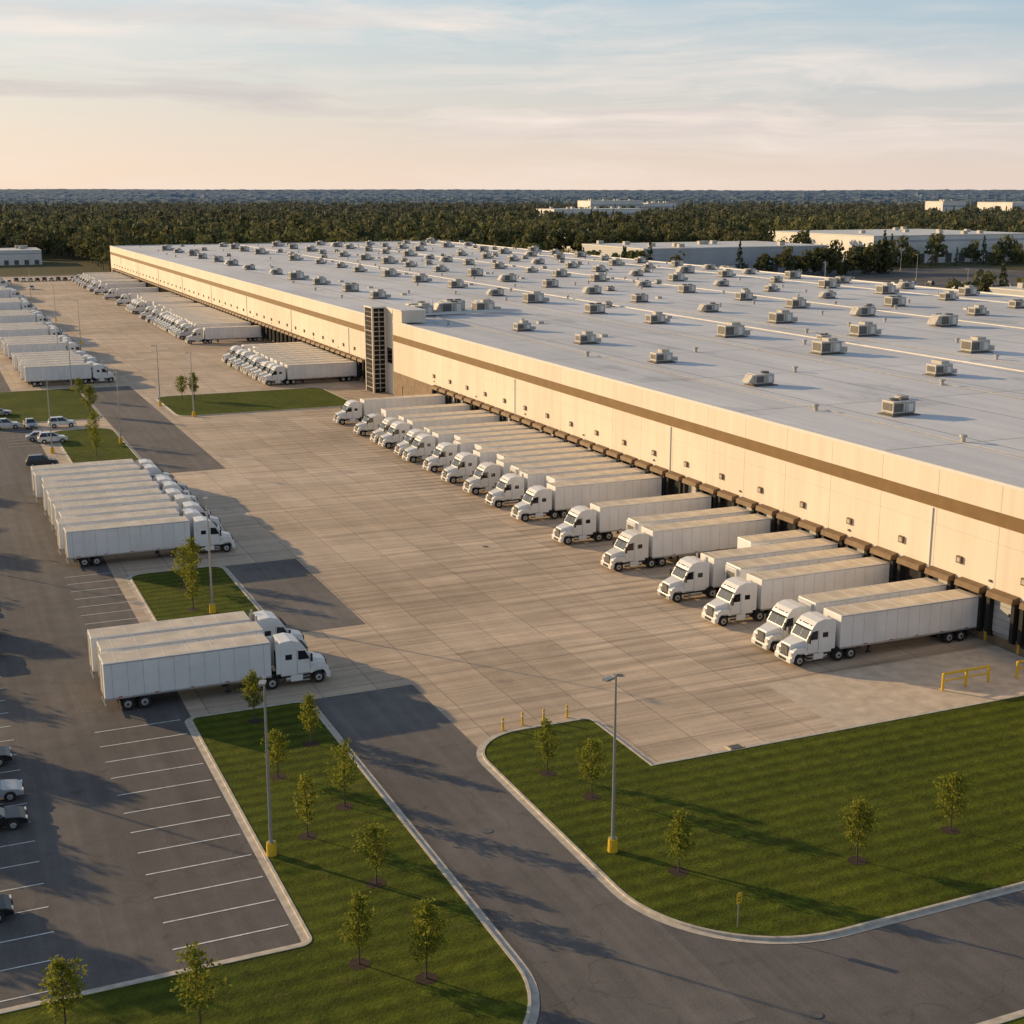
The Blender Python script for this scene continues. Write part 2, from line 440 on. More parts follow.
for k in range(17):
    z = .9+k*.95
    tw.box(tx0+.36, tx1-.36, ty0+.03, ty0+.15, z, z+.16, M_HVAC)
    tw.box(tx0+.03, tx0+.15, ty0+.36, ty1-.36, z, z+.16, M_HVAC2 if k % 3 else M_HVAC)
tw.box((tx0+tx1)/2-.08, (tx0+tx1)/2+.08, ty0+.0, ty0+.03, .3, tz-.3, M_HVAC)
tw.box(tx0-.1, tx1, ty0-.1, ty1+.1, tz, tz+.3, M_CAP)
tw.box(87.0, 92, 252, 266.5, H-.34+.36, 17.0, M_WALL)
tw.box(86.85, 92.1, 251.9, 266.6, 17.0, 17.25, M_CAP)
tw.box(86.93, 87.0, 257.5, 261.4, .02, 17.0, M_WALL)
tw.box(86.85, 86.95, 252, 254, 0.02, 2.4, M_DADO)
tw.box(86.88, 86.93, 258, 261, 6.2, 9.2, M_GLASS)
part(tw, 'stair_tower')
def hvac(mb, x, y, s, kind):
    z = H-.3; L, W, T = 2.6*s, 1.7*s, 1.35*s
    if kind == 3:
        mb.cyl((x, y, z), (x, y, z+.6), .25, .25, M_HVAC, 10); mb.cyl((x, y, z+.6), (x, y, z+.8), .45, .35, M_HVAC, 10); return
    mb.box(x-L/2-.35, x+L/2+.5, y-W/2-.35, y+W/2+.35, z, z+.12, M_HVAC2)
    mb.box(x-L/2+.1, x+L/2-.1, y-W/2+.1, y+W/2-.1, z+.12, z+.35, M_HVAC2)
    mb.box(x-L/2, x+L/2, y-W/2, y+W/2, z+.35, z+T, M_HVAC)
    mb.box(x-L/2-.05, x+L/2+.05, y-W/2-.05, y+W/2+.05, z+T, z+T+.06, M_CAP)
    mb.box(x-L/2+.15, x-L/2+L*.45, y-W/2-.03, y-W/2, z+.5, z+T-.2, M_HVAC2)
    mb.box(x+L*.05, x+L*.07, y-W/2-.01, y-W/2, z+.36, z+T-.02, M_HVAC2)
    mb.box(x+L*.2, x+L*.4, y-W/2-.02, y-W/2, z+.5, z+T-.3, M_CAP)
    mb.box(x-L/2-.03, x-L/2, y-W/2+.2, y+W/2-.2, z+.6, z+T-.2, M_HVAC2)
    T += .06
    if kind == 0:
        mb.cyl((x+L*.2, y, z+T), (x+L*.2, y, z+T+.25), W*.3, W*.3, M_HVAC2, 12)
        mb.prism([(x-L/2-.9*s, z+.5), (x-L/2-.03, z+.5), (x-L/2-.03, z+T-.1), (x-L/2-.3*s, z+T-.1)], y-W/2+.15, y+W/2-.15, M_HVAC)
    elif kind == 1:
        mb.box(x-L*.1, x+L*.35, y-W*.35, y+W*.35, z+T, z+T+.45, M_HVAC)
        mb.box(x+L/2, x+L/2+1.1*s, y-W*.25, y+W*.25, z+.2, z+T*.5, M_HVAC)
        mb.box(x+L/2+.2, x+L/2+.7*s, y+W*.25, y+W*.25+1.0*s, z+.15, z+T*.45, M_HVAC2)
    else:
        mb.cyl((x-L*.22, y, z+T), (x-L*.22, y, z+T+.22), W*.28, W*.28, M_HVAC2, 12)
        mb.cyl((x+L*.22, y, z+T), (x+L*.22, y, z+T+.22), W*.28, W*.28, M_HVAC2, 12)
hv = MB()
for ci, cx in enumerate((104, 133, 157, 181, 203, 225, 241)):
    yy = (98.7, 126, 118, 110, 105, 112, 100)[ci]
    while yy < 655:
        if (yy < 260 or R.random() < .92) and not (cx == 104 and 255 < yy < 290):
            hvac(hv, cx+R.uniform(-1.2, 1.2), yy+(R.uniform(-.3, .3) if ci == 0 and yy < 200 else R.uniform(-2, 2)), R.uniform(1.05, 1.6)*(1.1 if ci == 0 and yy < 130 else 1), R.choice((0, 1, 1, 2)))
        if R.random() < .55: hvac(hv, cx+R.uniform(5, 12), yy+R.uniform(5, 18), 1, 3)
        if R.random() < .5: hvac(hv, cx-R.uniform(4, 10), yy+R.uniform(5, 18), 1, 3)
        if R.random() < .4: hv.box(cx+8, cx+9.2, yy+9, yy+10.2, H-.3, H+.15, M_HVAC)
        if R.random() < .3: hvac(hv, cx+R.uniform(9, 14), yy+R.uniform(8, 18), R.uniform(.6, .9), 2)
        yy += 27 if cx < 170 else 24
for (x, y_, s) in ((97, 268, 1.6), (99, 276, 1.5), (104, 270, 1.8), (108, 278, 1.6), (112, 271, 1.6), (116, 280, 1.3)):
    hvac(hv, x, y_, s, R.choice((0, 1, 2)))
for k in range(6):
    hv.cyl((96, 264+k*1.1, H+.3), (118, 264+k*1.1, H+.3), .1, .1, M_CAP, 6)
for k in range(7):
    hv.cyl((100+k*2.4, 283, H-.3), (100+k*2.4, 283, H+1.8), .12, .12, M_CAP, 6)
part(hv, 'rooftop_units')
rj = MB()
for cx in (146, 192, 233):
    rj.box(cx-.25, cx+.25, BY0+1, BY1-1, H-.3, H-.12, M_RIDGE)
for cx in (98, 126, 151):
    rj.cyl((cx, 90, H-.15), (cx, 655, H-.15), .05, .05, M_HVAC, 6)
part(rj, 'roof_expansion_joints')

def bldg(name, x0, x1, y0, y1, h, m=M_BLDG, n=12):
    e = empty(name, ((x0+x1)/2, (y0+y1)/2, 0)); cx, cy = (x0+x1)/2, (y0+y1)/2
    mb = MB(); X0, X1, Y0, Y1 = x0-cx, x1-cx, y0-cy, y1-cy
    mb.box(X0, X1, Y0, Y1, 0, h, m); mb.box(X0-.2, X1+.2, Y0-.2, Y1+.2, h, h+.5, M_CAP)
    L = X1-X0
    for k in range(n):
        a = X0+L*(k+.25)/n
        mb.box(a, a+L/n*.45, Y0-.15, Y0, .2, h*.35, M_HVAC2)
    W_ = Y1-Y0
    for k in range(n):
        a = Y0+W_*(k+.25)/n
        mb.box(X0-.15, X0, a, a+W_/n*.45, .2, h*.35, M_HVAC2)
    mb.box(X0-.1, X1, Y0-.1, Y0, h*.78, h*.86, M_BLDG2)
    for k in range(9):
        a, b = R.uniform(X0+4, X1-7), R.uniform(Y0+4, Y1-5)
        mb.box(a, a+3, b, b+2.4, h+.5, h+2.2, M_HVAC)
    link('shell', mb.mesh('shell'), parent=e)
bldg('industrial_building', 488, 604, 618, 720, 15)
bldg('industrial_building', 320, 425, 575, 640, 12.5, M_BLDG2)
bldg('industrial_building', 375, 402, 755, 785, 15)
bldg('industrial_building', 5, 68, 800, 835, 7.5)
bldg('office_building', 758, 830, 1495, 1530, 27)
bldg('office_building', 840, 880, 1500, 1520, 24)
bldg('office_building', 1085, 1118, 1255, 1285, 27)
bldg('industrial_building', 1230, 1420, 1300, 1360, 25)
bldg('industrial_building', 345, 400, 340, 372, 6.5, M_BLDG2)
bldg('industrial_building', 640, 740, 560, 640, 15)
bldg('industrial_building', 285, 310, 440, 500, 8, M_BLDG2)
bldg('industrial_building', 560, 660, 1180, 1220, 22)

# ------------------------------------------------------------------ trucks
def wheel(mb, x, yc, w_, r=.52):
    mb.cyl((x, yc-w_/2, r), (x, yc+w_/2, r), r, r, M_TYRE, 20)
    s = 1 if yc > 0 else -1
    mb.cyl((x, yc+s*w_/2, r), (x, yc+s*(w_/2+.03), r), r*.56, r*.5, M_ALU, 14)
    mb.cyl((x, yc+s*(w_/2+.03), r), (x, yc+s*(w_/2+.1), r), r*.2, r*.16, M_DARK, 10)
def trailer(body, d, L, reefer):
    body.box(0, L, -1.3, 1.3, 1.2, 4.1, M_TRAIL)
    d.box(-.01, L+.01, -1.32, 1.32, 1.08, 1.2, M_ALU)
    for s in (-1, 1):
        y0, y1 = (1.3, 1.315) if s > 0 else (-1.315, -1.3)
        d.box(0.05, L-.05, y0, y1, 3.98, 4.05, M_ALU)
        k = .6
        while k < L-.3: d.box(k, k+.05, y0, y1-.005 if s > 0 else y1, 1.22, 3.97, M_REEF); k += 1.2
        for c in range(5): d.box(1+c*2.8, 1.35+c*2.8, y0, y1+.0, 1.22, 1.28, M_RED)
    d.face([(.08, -1.2, 4.104), (L-.08, -1.2, 4.104), (L-.08, 1.2, 4.104), (.08, 1.2, 4.104)], M_TROOF)
    k = 1.0
    while k < L-.3: d.box(k, k+.04, -1.19, 1.19, 4.105, 4.118, M_TRAIL); k += 1.9
    d.box(-.03, 0, -1.28, 1.28, 1.2, 1.3, M_ALU); d.box(-.03, 0, -.02, .02, 1.3, 4.0, M_DARK)
    for yy in (-.9, -.4, .4, .9): d.cyl((-.05, yy, 1.3), (-.05, yy, 3.95), .02, .02, M_STEEL, 6)
    for s in (-1, 1): d.box(-.05, 0, s*1.1-.12, s*1.1+.12, 1.1, 1.19, M_RED)
    d.box(.0, .1, -1.1, 1.1, .5, .62, M_ALU)
    for s in (-1, 1): d.box(.0, .08, s*.6-.05, s*.6+.05, .62, 1.1, M_ALU)
    for s in (-1, 1): d.box(.3, L-.5, s*.45-.06, s*.45+.06, .88, 1.09, M_DARK)
    for x in (1.7, 3.0):
        wheel(d, x, .98, .58); wheel(d, x, -.98, .58); d.cyl((x, -.9, .52), (x, .9, .52), .09, .09, M_DARK, 8)
    for s in (-1, 1):
        d.box(.95, .98, s*.98-.3, s*.98+.3, .25, 1.05, M_BLACK)
        d.box(L-3.6, L-3.4, s*.75-.08, s*.75+.08, .25, 1.08, M_DARK)
        d.box(L-3.7, L-3.3, s*.75-.16, s*.75+.16, .18, .25, M_DARK)
        if reefer == 2: d.box(4.6, L-4.0, s*1.24-.02, s*1.24+.02, .45, 1.08, M_TRAIL)
    if reefer:
        body.box(L, L+.3, -1.0, 1.0, 2.1, 3.95, M_REEF)
        d.box(L+.3, L+.33, -.7, .7, 2.5, 3.5, M_HVAC2)
def tractor(body, d, L, high, stacks, PAINT):
    K = .79
    def X(a): return L+(a-14.0)*K+.12
    top = 3.98 if high else 3.4
    prof = [(14.9, .98), (14.9, top-.08), (16.0, top), (16.9, top-.2), (17.35, min(3.42, top-.3)), (17.62, 3.08), (18.2, 2.28), (18.2, .98)]
    body.prism([(X(a), b) for a, b in prof], -1.2, 1.2, PAINT)
    body.hexa([(X(18.15), -1.0, .95), (X(19.95), -.72, .95), (X(19.95), .72, .95), (X(18.15), 1.0, .95)],
              [(X(18.15), -1.0, 2.24), (X(19.8), -.66, 1.86), (X(19.8), .66, 1.86), (X(18.15), 1.0, 2.24)], PAINT)
    fp = [(17.95, 1.0), (18.05, 1.4), (18.45, 1.68), (19.4, 1.66), (19.85, 1.4), (20.02, 1.0), (20.05, .48), (19.74, .48), (19.64, .92), (19.35, 1.18), (18.55, 1.18), (18.22, .95)]
    for s in (-1, 1):
        y0, y1 = (.66, 1.22) if s > 0 else (-1.22, -.66)
        body.prism([(X(a), b) for a, b in fp], y0, y1, PAINT)
        d.box(X(19.86), X(20.05), s*.93-.2, s*.93+.2, 1.0, 1.3, M_LAMP)
        d.prism([(X(a), b) for a, b in ((16.75, 2.25), (17.98, 2.25), (17.5, 2.98), (16.75, 3.04))], s*1.2-.012, s*1.2+.012, M_GLASS)
        d.box(X(16.62), X(16.65), s*1.2-.008, s*1.2+.008, 1.05, 3.1, M_DARK)
        d.box(X(18.02), X(18.05), s*1.2-.008, s*1.2+.008, 1.05, 2.22, M_DARK)
        d.box(X(16.66), X(18.01), s*1.2-.008, s*1.2+.008, 1.03, 1.06, M_DARK)
        if high: d.box(X(15.4), X(16.1), s*1.2-.012, s*1.2+.012, 2.35, 2.8, M_GLASS)
        body.box(X(14.4), X(14.9), s*1.17-.025, s*1.17+.025, 1.2, top-.15, PAINT)
        d.box(X(18.0), X(18.18), s*1.5-.11, s*1.5+.11, 2.1, 2.75, M_DARK)
        d.cyl((X(18.0), s*1.2, 2.7), (X(18.07), s*1.5, 2.7), .02, .02, M_DARK, 6)
        d.cyl((X(18.0), s*1.2, 2.2), (X(18.07), s*1.5, 2.2), .02, .02, M_DARK, 6)
        d.cyl((X(15.4), s*.88, .7), (X(17.1), s*.88, .7), .32, .32, M_ALU, 16)
        d.box(X(17.25), X(17.95), s*1.0-.2, s*1.0+.2, .4, .5, M_ALU); d.box(X(17.25), X(17.95), s*1.0-.18, s*1.0+.2, .72, .8, M_ALU)
        if stacks: d.cyl((X(14.62), s*.98, 1.0), (X(14.62), s*.98, top+.25), .09, .09, M_ALU, 10)
        else: body.box(X(15.9), X(17.2), s*1.17-.03, s*1.17+.03, .42, .97, PAINT)
        d.prism([(L-1.95, .9), (L-1.6, 1.13), (L+.5, 1.13), (L+.72, .5), (L+.68, .5), (L+.45, 1.1), (L-1.58, 1.1)], s*.98-.3, s*.98+.3, M_DARK)
        d.box(L-2, X(15), s*.42-.06, s*.42+.06, .7, .95, M_DARK)
    d.box(X(14.98), X(18.1), -1.19, 1.19, .8, .98, M_DARK)
    d.box(X(14.86), X(14.9), -1.0, 1.0, 1.1, 2.6, M_DARK)
    a = Vector((X(17.66), 0, 3.02)); b = Vector((X(18.17), 0, 2.32)); nrm = Vector((.88, 0, .5)).normalized()*.03
    for s in (-1, 1):
        q = [a+Vector((0, s*.04, 0)), b+Vector((0, s*.04, 0)), b+Vector((0, s*1.08, 0)), a+Vector((0, s*1.02, 0))]
        d.hexa([p-nrm for p in q], [p+nrm for p in q], M_GLASS)
    d.box(X(17.58), X(17.88), -1.1, 1.1, 3.11, 3.17, M_DARK)
    for yy in (-.8, -.3, 0, .3, .8): d.box(X(17.28), X(17.42), yy-.06, yy+.06, min(3.42, top-.3), min(3.42, top-.3)+.07, M_TAN)
    d.box(X(19.93), X(20.0), -.5, .5, .9, 1.74, M_DARK)
    for k in range(6): d.box(X(20.0), X(20.03), -.48, .48, 1.0+k*.12, 1.03+k*.12, M_ALU)
    body.box(X(19.9), X(20.2), -1.18, 1.18, .38, .84, PAINT if not stacks else M_ALU)
    d.box(X(20.2), X(20.22), -.55, .55, .45, .7, M_DARK)
    for s in (-1, 1): wheel(d, X(18.93), s*1.0, .34, .5)
    for x in (L-1.25, L+.05):
        for s in (-1, 1): wheel(d, x, s*.98, .58)
    d.box(X(14.6), X(19.8), -.4, .4, .5, .95, M_DARK)
PAINTS = [M_PAINT, mat('truck_cream', (.76, .73, .68), .3, namt=.06, spec=.5), mat('truck_pale_grey', (.50, .52, .55), .3, namt=.06, spec=.5)]
TRL = []; TRR = []
for lst, LL in ((TRL, 13.2), (TRR, 15.1)):
    for (high, st, reef, pn, dl) in ((1, 0, 0, 0, 0), (1, 1, 0, 0, 0), (0, 1, 0, 1, 0), (1, 0, 1, 0, -.3), (1, 0, 0, 1, 0), (0, 0, 2, 2, 0)):
        b = MB(); d = MB(); trailer(b, d, LL+dl, reef); tractor(b, d, LL+dl, high, st, PAINTS[pn]); lst.append(bevelled(b, d, 'semi_truck', .06))
TL = []
for (L, reef) in ((13.2, 0), (14.6, 2), (8, 0)):
    b = MB(); d = MB(); trailer(b, d, L, reef); TL.append(bevelled(b, d, 'semi_trailer', .04))
def truck(x, y_, face, kind=None):
    lst = TRL if face > 0 else TRR
    me = lst[kind] if kind is not None else R.choice(lst+lst[:2])
    link('semi_truck', me, (x+R.uniform(-.2, .2), y_+R.uniform(-.12, .12), 0.01), (0 if face > 0 else math.pi)+R.uniform(-.01, .01))
def trail(x, y_, face, kind=0):
    link('semi_trailer', TL[kind], (x, y_, 0.01), 0 if face > 0 else math.pi)
for k, kind in ((0, 0), (1, 3), (3, 0), (5, 1), (8, 4), (11, 0), (14, 0), (16, 1), (18, 4), (20, 0), (22, 3), (24, 0), (25, 1), (27, 0), (28, 4), (30, 2), (33, 0)):
    truck(86.2, 92.8+PITCH*k, -1, kind)
for k, kind in ((4, 1), (6, 2), (9, 1), (15, 0), (17, 1), (19, 0), (21, 0), (23, 0)):
    trail(86.2, 92.8+PITCH*k, -1, kind)
for k in range(93):
    y_ = 277.3+PITCH*k
    if y_ < 279: p = 0
    elif y_ <= 300: p = .85
    elif y_ <= 332: p = .65
    elif 366 < y_ < 480: p = .6
    elif 505 < y_ < 540 or 560 < y_ < 640: p = .4
    else: p = .05
    if R.random() < p: truck(86.2, y_, -1)
    elif R.random() < .15 and y_ < 500: trail(86.2, y_, -1, 0)
truck(11.1, 105.7, 1, 0); trail(11.3, 109.2, 1, 0); truck(10.9, 112.6, 1, 1)
for i in range(10): truck(13.0+R.uniform(-.3, .3), 150.6+4.1*i, 1, (0, 1, 0, 4, 3, 1, 0, 5, 1, 0)[i])
for (a, n) in ((300, 7), (346, 5), (384, 5), (428, 5), (480, 5), (540, 6), (610, 7)):
    for i in range(n): truck(20+R.uniform(-.8, .8), a+4.3*i, 1)
for i in range(7): trail(272, 300+i*4.4, 1, 0)

# ------------------------------------------------------------------ cars
def car(paint, suv):
    b = MB(); d = MB(); hz = .15 if suv else 0
    low = [(-2.3, .35), (-2.32, .75), (-2.2, .92+hz), (-1.5, .98+hz), (.75, .95+hz), (1.9, .82+hz), (2.25, .66), (2.32, .35)]
    b.prism(low, -.9, .9, paint)
    t = 1.42+hz*1.9; z0 = .93+hz
    x0, x1, x2, x3 = (-2.15, -1.85, .1, .95) if suv else (-1.85, -1.1, .15, .95)
    d.hexa([(x0, -.8, z0), (x3, -.8, z0), (x3, .8, z0), (x0, .8, z0)], [(x1, -.62, t), (x2, -.62, t), (x2, .62, t), (x1, .62, t)], M_GLASS)
    b.box(x1-.02, x2+.04, -.63, .63, t-.02, t+.06, paint)
    for s in (-1, 1):
        for (xb, xt) in ((x0, x1), (x3, x2), ((x0+x3)/2-.1, (x1+x2)/2-.05)):
            d.cyl((xb, s*.81, z0), (xt, s*.63, t), .045, .04, paint, 6)
        d.box(.75, .9, s*.98-.1, s*.98+.1, .95+hz, 1.1+hz, paint)
        for x in (-1.4, 1.4):
            d.cyl((x, s*.7, .34), (x, s*.915, .34), .40, .40, M_DARK, 18)
            d.cyl((x, s*.72, .33), (x, s*.93, .33), .33, .33, M_TYRE, 18); d.cyl((x, s*.93, .33), (x, s*.945, .33), .2, .18, M_ALU, 12)
        d.box(2.2, 2.3, s*.65-.2, s*.65+.2, .6, .72, M_LAMP); d.box(-2.34, -2.26, s*.68-.18, s*.68+.18, .7, .85, M_RED)
        d.box(-.35, -.33, s*.9-.005, s*.9+.005, .4, .93, M_DARK); d.box(.7, .72, s*.9-.005, s*.9+.005, .4, .93, M_DARK)
    d.box(2.28, 2.34, -.45, .45, .42, .6, M_DARK)
    return bevelled(b, d, 'parked_car', .08)
cp = lambda n, c: mat('car_'+n, c, .25, metal=.2, spec=.6, namt=.04)
CARS = [car(cp('silver', (.45, .46, .47)), 0), car(cp('black', (.02, .02, .022)), 0), car(cp('white', (.75, .75, .74)), 1),
        car(cp('blue', (.05, .09, .16)), 0), car(cp('dark_grey', (.07, .07, .075)), 1)]
for (x, y_, k, f) in ((1.5, 87.2, 1, 0), (1.6, 91.7, 0, 0), (1.3, 98.0, 1, 0), (-.2, 75.4, 1, 0), (2.0, 122.6, 4, 0), (2.2, 128.5, 3, 0), (1, 140, 2, 0), (.9, 152, 1, 0),
                     (-5, 90.3, 0, 1), (-5, 101.8, 4, 1), (-5, 117, 2, 1), (13.0, 246.8, 2, 0), (22, 244.8, 2, 0), (17.4, 232.5, 0, 0), (19.0, 229.6, 2, 0), (15.6, 209.8, 4, 0), (12.6, 262, 0, 0),
                     (1, 164, 0, 0), (1, 176, 4, 0), (1, 205, 2, 0), (1, 231, 3, 0)):
    link('parked_car', CARS[k], (x, y_, 0.01), (0 if f == 0 else math.pi)+R.uniform(-.02, .02))
link('parked_car', CARS[0], (16.9, 246.4, 0.01), -1.5)
for i in range(9): link('parked_car', R.choice(CARS), (44+i*3.0, 655, .01), math.pi/2)
for (x, y_) in ((40, 640), (46, 600), (37, 560)): link('parked_car', CARS[2], (x, y_, .01), math.pi/2)
for row in range(4):
    for i in range(22):
        if R.random() < .55: link('parked_car', R.choice(CARS), (330+i*5+R.uniform(-.3, .3), 395+row*26, 0.0), math.pi/2)

# ------------------------------------------------------------------ street furniture
def lamp_mesh(h, base=True):
    b = MB()
    b.cyl((0, 0, 0), (0, 0, .85), .32, .30, M_YEL, 16)
    b.cyl((0, 0, .85), (0, 0, .92), .2, .2, M_STEEL, 12)
    b.cyl((0, 0, .9), (0, 0, h), .12, .06, M_STEEL, 12)
    b.cyl((0, 0, h-.1), (-.45, 0, h-.02), .035, .035, M_STEEL, 8)
    b.box(-1.05, -.35, -.2, .2, h-.08, h+.05, M_STEEL); b.box(-1.0, -.45, -.15, .15, h-.1, h-.08, M_LAMP)
    b.box(-.1, .1, -.1, .1, h, h+.1, M_STEEL)
    return b.mesh('street_lamp')
LM = lamp_mesh(11.5)
for (x, y_, z, r) in ((36.7, 68.2, .1, .4), (17.2, 76.2, .1, 1.2), (24, 127.2, .1, 1.2), (29, 224, .1, .2), (41.6, 262, 0, 0), (28.5, 290, 0, 0), (45, 246.4, 0.1, 0), (30, 330, 0, 0), (40.5, 380, 0, 0), (18.0, 220, 0, 0),
                      (41, 450, 0, 0), (41, 540, 0, 0), (-9, 110, 0, 0), (-9, 170, 0, 0), (275, 290, 0, 0), (280, 380, 0, 0), (300, 420, 0, 0), (420, 500, 0, 0), (460, 560, 0, 0), (470, 600, 0, 0), (340, 460, 0, 0), (360, 400, 0, 0)):
    link('street_lamp', LM, (x, y_, z), r)
b = MB(); b.cyl((0, 0, 0), (0, 0, .95), .1, .1, M_YEL, 14); b.cyl((0, 0, .95), (0, 0, 1.03), .1, .05, M_YEL, 14); b.cyl((0, 0, .7), (0, 0, .8), .104, .104, M_LINE, 14); BM_ = b.mesh('bollard')
for x in (38.2, 40.0, 41.8, 43.8): link('bollard', BM_, (x, 89.3 if x > 38.5 else 88.9, .02))
def rail(L):
    b = MB(); n = 3
    for k in range(n): b.cyl((L*k/(n-1), 0, 0), (L*k/(n-1), 0, 1.4), .12, .12, M_YEL, 10)
    b.cyl((-.05, 0, 1.4), (L+.05, 0, 1.4), .11, .11, M_YEL, 10); b.cyl((0, 0, .8), (L, 0, .8), .07, .07, M_YEL, 10)
    return b.mesh('safety_rail')
link('safety_rail', rail(4.8), (74.6, 82.2, .02)); link('safety_rail', rail(3.4), (82.3, 82.0, .02))
b = MB(); b.cyl((0, 0, 0), (0, 0, 2.1), .035, .035, M_STEEL, 8)
b.box(-.2, .2, -.045, -.03, 1.45, 2.1, M_YEL); b.box(-.12, .12, -.05, -.045, 1.6, 1.66, M_DARK); b.box(-.12, .12, -.05, -.045, 1.78, 1.84, M_DARK)
link('warning_sign', b.mesh('warning_sign'), (38.9, 57.5, .1), .3)
b = MB(); b.box(-.6, .6, -.45, .45, 0, .12, M_CONC2); b.box(-.45, .45, -.3, .3, .12, .14, M_HVAC2)
link('drain_inlet', b.mesh('drain_inlet'), (52.5, 78.9, .02))
b = MB(); b.cyl((0, 0, 0), (0, 0, .02), .35, .35, M_HVAC2, 20); MH = b.mesh('manhole_cover')
for (x, y_) in ((38, 49), (30.7, 74), (52, 96), (58, 140)): link('manhole_cover', MH, (x, y_, .01))

# ------------------------------------------------------------------ trees
def leafquad(mb, c, s, m, flat=.0):
    n = Vector((R.gauss(0, 1), R.gauss(0, 1), R.gauss(0, 1)+flat)).normalized()
    a = n.orthogonal().normalized(); b = n.cross(a); th = R.uniform(0, 6.28)
    a, b = a*math.cos(th)+b*math.sin(th), b*math.cos(th)-a*math.sin(th)
    mb.face([c-a*s, c-b*s*.6, c+a*s, c+b*s*.6], m)
def sapling(seed, h=4.2, cr=.88, nbr=32, per=34, ls=.095):
    R.seed(seed); mb = MB(); lean = Vector((R.uniform(-.15, .15), R.uniform(-.15, .15), 0))
    r0 = h*.011+.01; pts = [Vector((0, 0, 0))+lean*(k/5)**2+Vector((R.uniform(-.03, .03), R.uniform(-.03, .03), h*.92*k/5)) for k in range(6)]
    for k in range(5): mb.cyl(pts[k], pts[k+1], r0*(1-k/6), r0*(1-(k+1)/6), M_BARK, 7, False)
    for i in range(nbr):
        u = (i+R.random())/nbr; z = h*(.24+.70*u)
        k = min(4, int(z/(h*.92)*5)); base = pts[k].lerp(pts[k+1], min(1, max(0, z/(h*.92)*5-k)))
        rad = cr*(math.sin(math.pi*min(1, .22+u*.78))**.7)*R.uniform(.5, 1.15)
        an = i*2.4+R.uniform(-.4, .4)
        tip = base+Vector((math.cos(an)*rad, math.sin(an)*rad, rad*R.uniform(.35, .9)))
        mb.cyl(base, tip, r0*.35, r0*.1, M_BARK, 5, False)
        cnt = int(per*(.5+rad/cr))
        for j in range(cnt):
            tt = R.uniform(.3, 1.1); c = base.lerp(tip, tt)+Vector((R.gauss(0, 1), R.gauss(0, 1), R.gauss(0, .9)))*cr*.15
            leafquad(mb, c, ls*R.uniform(.7, 1.4), M_LEAF)
    return mb.mesh('young_tree', False)
SAP = [sapling(11), sapling(12, 4.4, .85), sapling(13, 4.0, .98), sapling(14, 4.5, .95, 26, 30), sapling(15, 4.3, .8, 24, 32), sapling(16, 4.1, 1.0, 34, 28)]
R.seed(99)
SP = [(24.1, 92), (21.3, 98.1), (20.4, 87.3), (23.3, 80.9), (19.9, 77.7), (22, 70.2), (18.5, 62.4), (21.3, 59.7), (3.6, 62.3), (9.6, 59.6),
      (37.9, 80.2), (39, 75.6), (39.1, 64.3), (49.8, 61.1), (57.8, 62), (23, 136.3), (22.5, 129), (46.8, 267.7), (49, 266.7), (28, 255.6), (28.5, 275), (25, 226), (24, 214),
      (70, 62), (24.5, 139.5)]
mb = MB()
for i, (x, y_) in enumerate(SP):
    s = R.uniform(.88, 1.1)*(1.2 if y_ > 120 else 1)
    link('young_tree', SAP[i % 6], (x, y_, .1), R.uniform(0, 6.28), scale=(s*R.uniform(.9, 1.15), s*R.uniform(.9, 1.15), s))
    disc(mb, x, y_, .108, .6, M_MULCH)
link('mulch_beds', mb.mesh('mulch_beds', False))
BIG = [sapling(31, 9.5, 2.6, 40, 70, .24), sapling(32, 8.5, 2.8, 40, 70, .24)]
R.seed(5)
for i, (x, y_) in enumerate(((-13, 92), (-14, 104), (-12.5, 118), (-14, 133), (-13, 150), (-15, 166), (-13, 181), (-14, 198), (-13, 214), (-14, 240))):
    link('shade_tree', BIG[i % 2], (x, y_, 0), R.uniform(0, 6.28))

def ftree(seed, h, cr, pine=False):
    R.seed(seed); mb = MB(); leaf = M_FPINE if pine else M_FLEAF
    mb.cyl((0, 0, 0), (0, 0, h*.8), h*.016, h*.006, M_BARK, 5, False)
    if pine:
        for i in range(150):
            u = R.random()**.8; r = cr*(1-u)*R.uniform(.4, 1.05); an = R.uniform(0, 6.28)
            leafquad(mb, Vector((math.cos(an)*r, math.sin(an)*r, h*(.18+.82*u))), R.uniform(.7, 1.2)*(1.1-u*.5), leaf, .6)
    else:
        for i in range(12):
            an = R.uniform(0, 6.28); u = R.uniform(-.5, 1); rr = cr*math.sqrt(max(0, 1-u*u*.8))*R.uniform(.35, .8)
            c = Vector((math.cos(an)*rr, math.sin(an)*rr, h*.64+u*h*.26)); br = cr*R.uniform(.3, .5)
            for j in range(14):
                v = Vector((R.gauss(0, 1), R.gauss(0, 1), R.gauss(0, 1))).normalized()
                pc = c+v*br*R.uniform(.75, 1.05); s = R.uniform(.85, 1.4)
                n = (v+Vector((R.gauss(0, .35), R.gauss(0, .35), R.gauss(0, .35)))).normalized()
                a = n.orthogonal().normalized(); b = n.cross(a)
                mb.face([pc-a*s, pc-b*s*.75, pc+a*s, pc+b*s*.75], leaf)
    return mb.mesh('forest_tree', False)
fc = bpy.data.collections.new('forest_tree_kinds')
for i, (h, cr, pn) in enumerate(((17, 5.4, 0), (19, 5.8, 0), (15, 5.2, 0), (18, 4.8, 0), (20, 3.6, 1))):
    o = bpy.data.objects.new('forest_tree', ftree(60+i, h, cr, pn)); fc.objects.link(o)
R.seed(3)
FX, FY = .4013, .9159
